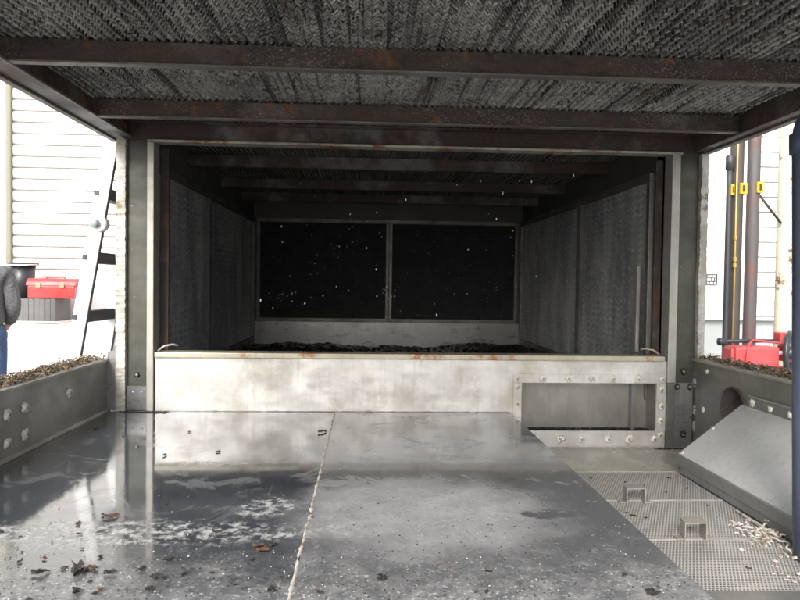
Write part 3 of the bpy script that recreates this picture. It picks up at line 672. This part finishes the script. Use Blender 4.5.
def dirt(label, pts, n, spread, sz=(.002, .006)):
    bm = B()
    for i in range(n):
        a0, b0 = rnd.choice(pts); u = rnd.random(); c = Vector(a0).lerp(Vector(b0), u)+Vector((rnd.gauss(0, spread), -abs(rnd.gauss(0, spread)), 0))
        q = rnd.uniform(*sz); g0 = bmesh.ops.create_icosphere(bm, subdivisions=1, radius=q)
        for v in g0['verts']: v.co = Vector((v.co.x*rnd.uniform(.6, 1.6), v.co.y*rnd.uniform(.6, 1.3), v.co.z*.45))+c+Vector((0, 0, q*.3))
    return tag(stuff(obj('dirt', bm, 'debris')), label, 'dirt')
dirt('black dirt gathered at the foot of the left corner post', [((-.965, 2.682, .001), (-.80, 2.684, .001))], 220, .008)
dirt('black dirt gathered at the foot of the right corner post', [((1.22, 2.68, -.145), (1.37, 2.68, -.145)), ((1.372, 2.66, -.145), (1.372, 2.40, -.145))], 260, .007)
dirt('brown dirt along the sill of the bolted opening', [((.62, 2.795, -.085), (1.21, 2.795, -.085)), ((1.19, 2.74, -.085), (1.19, 2.79, -.085))], 420, .006, (.002, .007))
# ------------------------------------------------------------------ OUTDOORS LEFT: workshop with roller shutter
YW = 6.85
t = thing('workshop_building', 'white workshop building with roller shutter door beyond the left opening', 'building', (-3.5, YW, GZ))
obj('wall', box(B(), -9.0, -3.75, YW, YW+4, GZ, 4.2), 'whitewall', t)
obj('wall', box(B(), -3.74, 1.3, YW+.02, YW+4, GZ, .50), 'whitewall', t)
obj('wall', box(B(), -3.74, 1.3, YW+.06, YW+4, .501, 4.2), 'groove', t)
obj('door_frame', box(B(), -3.745, -3.60, YW-.08, YW+.055, GZ, 3.6, .01), 'cream', t)
pitch = .114
prof = [(0, .0), (-.016, .012), (-.024, .05), (-.020, .09), (-.006, .104), (.004, .104), (.004, .0)]
sb = B(); prism(sb, [(u, v) for u, v in prof], 'x', 0, 4.8)
sm = bpy.data.meshes.new('slat'); bmesh.ops.recalc_face_normals(sb, faces=sb.faces[:]); sb.to_mesh(sm); sb.free(); sm.materials.append(M['shutter'])
for i in range(27): inst('slat', sm, t, (-3.585, YW+.045, .503+i*pitch))
# plinth, block, bucket, toolbox
t = thing('plinth', 'white painted low plinth against the workshop wall', 'plinth', (-3.2, 6.6, GZ))
obj('body', box(B(), -3.62, -2.55, 6.42, YW-.09, GZ, .097, .01), 'whitewall', t); obj('cap', box(B(), -3.62, -2.92, 6.40, YW-.09, .0975, .115, .006), 'whitewall', t)
t = thing('timber_block', 'weathered grey striped timber block under the red toolbox', 'timber block', (-3.28, 6.55, .10))
for i in range(9):
    x0 = -3.41+i*.0505; obj('plank', box(B(), x0, x0+.047, 6.43+random.uniform(-.006, .006), 6.75, .1155, .33+random.uniform(-.004, 0), .003), 'timber', t)
t = thing('toolbox', 'red plastic toolbox with two latches on the timber block', 'toolbox', (-3.0, 6.55, .331))
bm = B(); box(bm, -3.225, -2.79, 6.44, 6.66, .3305, .455, .012); obj('body', bm, 'red', t)
bm = B(); prism(bm, [(6.432, .457), (6.668, .457), (6.655, .49), (6.63, .522), (6.47, .522), (6.445, .49)], 'x', -3.235, -2.78); obj('lid', bm, 'red', t)
for x in (-3.14, -2.92): obj('latch', box(B(), x, x+.04, 6.425, 6.4315, .435, .48, .002), 'labeltan', t)
obj('handle', tube(B(), [(-3.10, 6.55, .522), (-3.09, 6.55, .534), (-2.93, 6.55, .534), (-2.92, 6.55, .522)], .007, 8), 'red', t, True)
t = thing('bucket', 'black plastic bucket with pale rim beside the red toolbox', 'bucket', (-3.34, 6.57, .331))
bc = (-3.335, 6.58, .3315)
bm = B(); lathe(bm, [(0, 0), (.085, 0), (.113, .32), (.105, .32), (.08, .012), (0, .012)], bc, (0,0,1), 32); obj('body', bm, 'bucket', t, True)
bm = B(); lathe(bm, [(.112, .315), (.136, .318), (.139, .335), (.130, .342), (.112, .340)], bc, (0,0,1), 32); obj('rim', bm, 'bucket', t, True)
obj('handle', tube(B(), [(-3.475, 6.57, .655), (-3.44, 6.46, .648), (-3.335, 6.435, .643), (-3.235, 6.46, .648), (-3.195, 6.57, .655)], .007, 8), 'shutter', t, True)

# ladder: hinged aluminium ladder leaning on the roof rail
t = thing('folding_ladder', 'pale aluminium folding ladder with round hinge leaning beside the left post', 'ladder', (-1.6, 3.1, GZ))
dx = (1.093-.183); sl = (-1.096+1.253)/dx
def rail_x(z): return -1.253-.0+(z-.183)*sl-.035
z0, z1 = GZ, 1.35
for yy in (2.95, 3.30):
    for (a_, b_) in ((z0, .74), (.80, z1)):
        bm = B(); d = Vector((sl, 0, 1)).normalized(); nrm = Vector((1, 0, -sl)).normalized(); pa, pb = Vector((rail_x(a_), yy, a_)), Vector((rail_x(b_), yy, b_))
        V = [[bm.verts.new(p+nrm*u+Vector((0, v, 0))) for u, v in ((-.022, -.012), (.035, -.012), (.035, .012), (-.022, .012))] for p in (pa, pb)]
        for k in range(4): bm.faces.new((V[0][k], V[0][(k+1)%4], V[1][(k+1)%4], V[1][k]))
        bm.faces.new(V[0][::-1]); bm.faces.new(V[1]); obj('rail', bm, 'alu', t)
        bm = B(); V = [[bm.verts.new(p+nrm*u+Vector((0, v, 0))) for u, v in ((.0352, -.0125), (.0385, -.0125), (.0385, .012), (.0352, .012))] for p in (pa, pb)]
        for k in range(4): bm.faces.new((V[0][k], V[0][(k+1)%4], V[1][(k+1)%4], V[1][k]))
        obj('rail_edge', bm, 'rung', t)  # dark strip paints the shadow edge along the rail
    bm = B(); lathe(bm, [(0, -.022), (.034, -.022), (.038, -.016), (.038, .016), (.034, .022), (0, .022)], (rail_x(.77)+.016, yy, .77), (0, 1, 0), 28); hg = obj('hinge', bm, 'alu', t)
    bm = B(); lathe(bm, [(0, -.05), (.014, -.048), (.021, -.04), (.021, -.0225)], (rail_x(.77)+.008, yy, .77), (0, 1, 0), 20); obj('hinge_knob', bm, 'greyknob', hg, True)
for z in (-.70, -.43, -.165, .10, .365, .625, .905, 1.17):
    x = rail_x(z)
    bm = B(); box(bm, x-.020, x+.028, 2.963, 3.287, z-.028, z+.024, .003); obj('rung', bm, 'rung', t)
    bm = B(); box(bm, x-.024, x-.004, 2.931, 2.9375, z-.012, z+.010, .002); obj('rung_plug', bm, 'blackplug', t)
    bm = B(); box(bm, x-.024, x-.004, 3.313, 3.3195, z-.012, z+.010, .002); obj('rung_plug', bm, 'blackplug', t)

# ------------------------------------------------------------------ person beyond the left basin wall
def skin_obj(name, verts, edges, radii, m, parent, sub=2, root=0):
    me = bpy.data.meshes.new(name); me.from_pydata([Vector(v) for v in verts], edges, [])
    o = bpy.data.objects.new(name, me); C.objects.link(o)
    md = o.modifiers.new('skin', 'SKIN'); md.use_smooth_shade = True
    for i, r_ in enumerate(radii):
        sv = me.skin_vertices[0].data[i]; sv.radius = r_ if isinstance(r_, tuple) else (r_, r_); sv.use_root = (i == root)
    o.modifiers.new('sub', 'SUBSURF').levels = sub; o.modifiers['sub'].render_levels = sub
    me.materials.append(M[m]); o.parent = parent
    return o
t = thing('person', 'person in grey jacket and blue jeans standing at the left edge', 'person', (-3.19, 5.6, GZ)); t.rotation_euler.z = R(25)
# local coordinates: z up from the ground, facing +y
bv = [(0,0,.97),(0,-.01,1.12),(0,-.01,1.30),(0,0,1.44),(0,.02,1.53),(0,.035,1.62),(0,.035,1.72),
      (.10,0,.90),(.11,.015,.50),(.11,-.02,.09),(.11,.12,.03),(-.10,0,.90),(-.12,.02,.50),(-.12,-.02,.09),(-.12,.12,.03),
      (.19,-.005,1.41),(.245,-.02,1.13),(.19,.16,.96),(.17,.22,.93),(-.19,-.005,1.41),(-.25,-.02,1.13),(-.2,.14,.95),(-.19,.19,.88)]
be = [(0,1),(1,2),(2,3),(3,4),(4,5),(5,6),(0,7),(7,8),(8,9),(9,10),(0,11),(11,12),(12,13),(13,14),(3,15),(15,16),(16,17),(17,18),(3,19),(19,20),(20,21),(21,22)]
br = [(.15,.11),(.14,.10),(.16,.11),(.13,.09),.055,.08,.085,.085,.06,.04,.035,.085,.06,.04,.035,.055,.042,.03,.028,.055,.042,.03,.028]
skin_obj('body', bv, be, br, 'skin', t)
for s, hb in ((1, (.17,.22,.93)), (-1, (-.19,.19,.88))):               # five curled fingers each
    for k in range(5):
        b0 = Vector(hb)+Vector(((k-2)*.013, .01, -.02)); 
        if k == 4: pts_ = [b0+Vector((-s*.03, .02, .03)), b0+Vector((-s*.05, .03, .0)), b0+Vector((-s*.05, .03, -.03))]
        else: pts_ = [b0, b0+Vector((0, .015, -.035-.004*(k % 3))), b0+Vector((0, .0, -.065-.006*(k % 3)))]
        skin_obj('finger', pts_, [(0,1),(1,2)], [.010, .009, .007], 'skin', t, 1)
jv = [(0,0,.90),(0,-.01,1.12),(0,-.01,1.30),(0,0,1.43),(0,.01,1.49),(.185,-.005,1.41),(.25,-.02,1.13),(.20,.14,.98),(-.185,-.005,1.41),(-.255,-.02,1.13),(-.205,.13,.97)]
skin_obj('jacket', jv, [(0,1),(1,2),(2,3),(3,4),(3,5),(5,6),(6,7),(3,8),(8,9),(9,10)], [(.215,.17),(.20,.155),(.205,.15),(.16,.115),.075,.082,.068,.052,.082,.068,.052], 'jacket', t)
skin_obj('jeans', [(0,0,1.04),(0,0,.92),(.10,0,.84),(.115,.015,.50),(.115,-.02,.10),(-.10,0,.84),(-.125,.02,.50),(-.125,-.02,.10)], [(0,1),(1,2),(2,3),(3,4),(1,5),(5,6),(6,7)], [(.19,.145),(.20,.155),.125,.082,.07,.11,.082,.07], 'jeans', t)
me_b = B(); lathe(me_b, [(.172, -.02), (.178, -.018), (.178, .018), (.172, .02)], (0,0,0), (0,0,1), 32)
for v in me_b.verts: v.co.y *= .78
bo = obj('belt', me_b, 'belt', None, True); bo.parent = t; bo.location = (0, 0, .965)
for s in (.115, -.125):
    b_ = B(); blobm(b_, (0, 0, 0), 1, (.05, .14, .05), .08, 3)
    for v in b_.verts: v.co.z = max(v.co.z, -.035)
    so = obj('shoe', b_, 'belt', None, True); so.parent = t; so.location = (s, .05, .036)
hb_ = B(); blobm(hb_, (0, 0, 0), .098, (.93, 1.08, 1.12), .05, 3)
for v in hb_.verts:
    if v.co.y > .035 and v.co.z < .045: v.co.y = .035
ho = obj('hair', hb_, 'hair', None, True); ho.parent = t; ho.location = (0, .02, 1.715)
for s in (1, -1):
    e_ = B(); blobm(e_, (0, 0, 0), .022, (.5, .9, 1.4), .1, 2); eo = obj('ear', e_, 'skin', None, True); eo.parent = t; eo.location = (s*.088, .03, 1.66)
    e_ = B(); blobm(e_, (0, 0, 0), .011, (1.2, .5, .8), 0, 2); eo = obj('eye', e_, 'shutter', None, True); eo.parent = t; eo.location = (s*.03, .112, 1.67)
n_ = B(); blobm(n_, (0, 0, 0), .018, (.8, 1.2, 1.5), .05, 2); no = obj('nose', n_, 'skin', None, True); no.parent = t; no.location = (0, .118, 1.64)
n_ = B(); blobm(n_, (0, 0, 0), .012, (2, .5, .5), .05, 2); no = obj('mouth', n_, 'redpaint', None, True); no.parent = t; no.location = (0, .110, 1.595)

# ------------------------------------------------------------------ OUTDOORS RIGHT: annex wall, pipes, valve
YA = 7.05
t = thing('annex_building', 'white annex building with grey base beyond the right opening', 'building', (5, YA, GZ))
obj('wall', box(B(), 1.35, 4.16, YA, YA+4, .205, 4.4), 'whitewall', t)
obj('base', box(B(), 1.35, 9.0, YA+.03, YA+4, GZ, .17), 'greyblue', t)
obj('ledge', box(B(), 1.35, 9.0, YA-.05, YA+.05, .1705, .204, .006), 'whitewall', t)
sb = B(); prism(sb, [(0, 0), (-.03, .006), (-.006, .158), (.006, .158), (.006, 0)], 'x', 0, 4.8); sm = bpy.data.meshes.new('siding_board'); bmesh.ops.recalc_face_normals(sb, faces=sb.faces[:]); sb.to_mesh(sm); sb.free(); sm.materials.append(M['shutter'])
obj('siding_back', box(B(), 4.165, 9.0, YA+.03, YA+4, .205, 4.4), 'groove', t)
for i in range(25): inst('siding_board', sm, t, (4.165, YA+.02, .21+i*.164))
g_ = thing('wall_grille', 'small square black grille on the white annex wall', 'grille', (3.76, YA-.01, .56))
bm = B()
for (x0, x1, z0, z1) in ((3.70, 3.82, .55, .557), (3.70, 3.82, .663, .67), (3.70, 3.707, .557, .663), (3.813, 3.82, .557, .663)): box(bm, x0, x1, YA-.016, YA-.001, z0, z1)
obj('frame', bm, 'blackplug', g_)
bm = B()
for (x0, x1, z) in ((3.707, 3.813, .59), (3.707, 3.813, .628)): box(bm, x0, x1, YA-.014, YA-.002, z, z+.005)
for (x, za, zb) in ((3.735, .557, .589), (3.78, .557, .589), (3.757, .596, .627), (3.79, .596, .627), (3.73, .634, .662), (3.765, .634, .662)): box(bm, x, x+.005, YA-.013, YA-.003, za, zb)
obj('bars', bm, 'blackplug', g_)
YPp = 4.25
def vpipe(name, label, x, r, m, z0, z1, y=YPp, band=None, brk=None):
    t = thing(name, label, 'pipe', (x, y, z0)); obj('tube', tube(B(), [(x, y, z0), (x, y, .0), (x, y, 1.2), (x, y, z1)], r, 24), m, t, True)
    if band is not None:
        bm = B(); box(bm, x-r*.1, x+r*1.03, y-r-.012, y-r*.2, band-.036, band+.036, .003); bb = obj('clamp', bm, 'yellow', t)
        bm = B(); box(bm, x+r*.25, x+r*.6, y-r-.018, y-r-.0125, band-.02, band+.02, .002); obj('clamp_bolt', bm, 'blackplug', bb)
    return t
t = vpipe('conduit', 'thin slate grey conduit nearest the right post', 2.372, .019, 'pipegrey', GZ, 1.34, YPp, 1.17)
bm = B(); lathe(bm, [(.019, 0), (.028, .003), (.028, .09), (.019, .10)], (2.372, YPp, 1.30), (0,0,1), 16); obj('cap', bm, 'pipegrey', t, True)
vpipe('process_pipe', 'brown grey vertical pipe with yellow clamp beside the thin conduit', 2.437, .043, 'pipebrown', GZ, 3.2, 4.28, 1.18)
vpipe('process_pipe', 'reddish vertical pipe with yellow clamp and diagonal brace', 2.552, .041, 'piperust', GZ, 3.2, 4.28, 1.19)
t = vpipe('vent_pipe', 'cream vertical pipe with brown rust patches behind the handwheel', 2.86, .056, 'pipecream', GZ, 3.3, 4.4)
bm = B(); tube(bm, [(2.59, 4.30, 1.17), (2.80, 4.36, .97)], .009, 8); tag(obj('brace', bm, 'pipebrown', smooth=True), 'thin diagonal brace between the reddish and cream pipes', 'brace')
t = thing('gas_tube', 'thin yellow tube with brass fittings beside the slate conduit', 'tube', (2.40, 4.22, GZ))
obj('tube', tube(B(), [(2.402, 4.215, GZ), (2.402, 4.215, .9), (2.402, 4.215, 2.4)], .006, 8), 'brass', t, True)
for z in (.84, .70, .66): 
    bm = B(); lathe(bm, [(.0065, 0), (.012, .002), (.012, .028), (.0065, .03)], (2.402, 4.215, z), (0,0,1), 6); obj('fitting', bm, 'brass', t)
# valve with red actuator box, handwheel
t = thing('valve', 'red valve actuator with black handwheel beyond the right basin wall', 'valve', (2.6, 4.05, GZ))
YV = 4.02
bm = B(); box(bm, 2.275, 2.555, YV-.07, YV+.07, .045, .165, .016); obj('actuator_box', bm, 'redpaint', t, False)
bm = B(); box(bm, 2.255, 2.2745, YV-.055, YV+.055, .06, .15, .006); obj('box_end', bm, 'redpaint', t)
bm = B(); lathe(bm, [(0, 0), (.022, 0), (.024, .01), (.024, .045), (.018, .055), (0, .055)], (2.20, YV, .19), (1, 0, 0), 16); obj('gland', bm, 'pipegrey', t, True)
obj('shaft', tube(B(), [(2.22, YV, .19), (2.42, YV+.05, .193), (2.8, YV+.05, .193)], .012, 10), 'pipegrey', t, True)
obj('stem', tube(B(), [(2.5, YV, .125), (2.64, YV-.03, .125)], .013, 10), 'alu', t, True)
obj('support', box(B(), 2.38, 2.46, YV-.03, YV+.03, GZ, .044), 'pipegrey', t)
obj('lower_body', box(B(), 2.47, 2.62, YV-.04, YV+.04, -.10, .04, .01), 'redpaint', t)
obj('hose', tube(B(), [(2.33, YV-.075, .02), (2.34, YV-.085, .12), (2.36, YV-.06, .175), (2.42, YV, .20), (2.6, YV, .185), (2.72, YV, .17)], .008, 8), 'redpaint', t, True)
wc = Vector((2.640, YV-.03, .125)); ax = Vector((.75, -.66, 0)).normalized(); q = Vector((0,0,1)).rotation_difference(ax)
hw = obj('handwheel', tube(B(), [wc+q@Vector((.125*math.cos(2*PI*k/36), .125*math.sin(2*PI*k/36), 0)) for k in range(37)], .017, 10, False), 'bucket', t, True)
for k in range(4):
    a_ = k*PI/2+.4; obj('spoke', tube(B(), [wc, wc+q@Vector((.12*math.cos(a_), .12*math.sin(a_), 0))], .009, 8), 'bucket', hw, True)
bm = B(); lathe(bm, [(0, -.03), (.035, -.03), (.04, -.02), (.04, .02), (.03, .03), (0, .03)], wc, ax, 16); obj('hub', bm, 'bucket', hw, True)
bm = B(); box(bm, 2.62, 2.69, YV+.03, YV+.11, .17, .25, .012); obj('position_cap', bm, 'redpaint', t)
bm = B(); box(bm, 2.66, 2.76, YV+.03, YV+.13, .06, .165, .012); obj('gearbox', bm, 'redpaint', t)
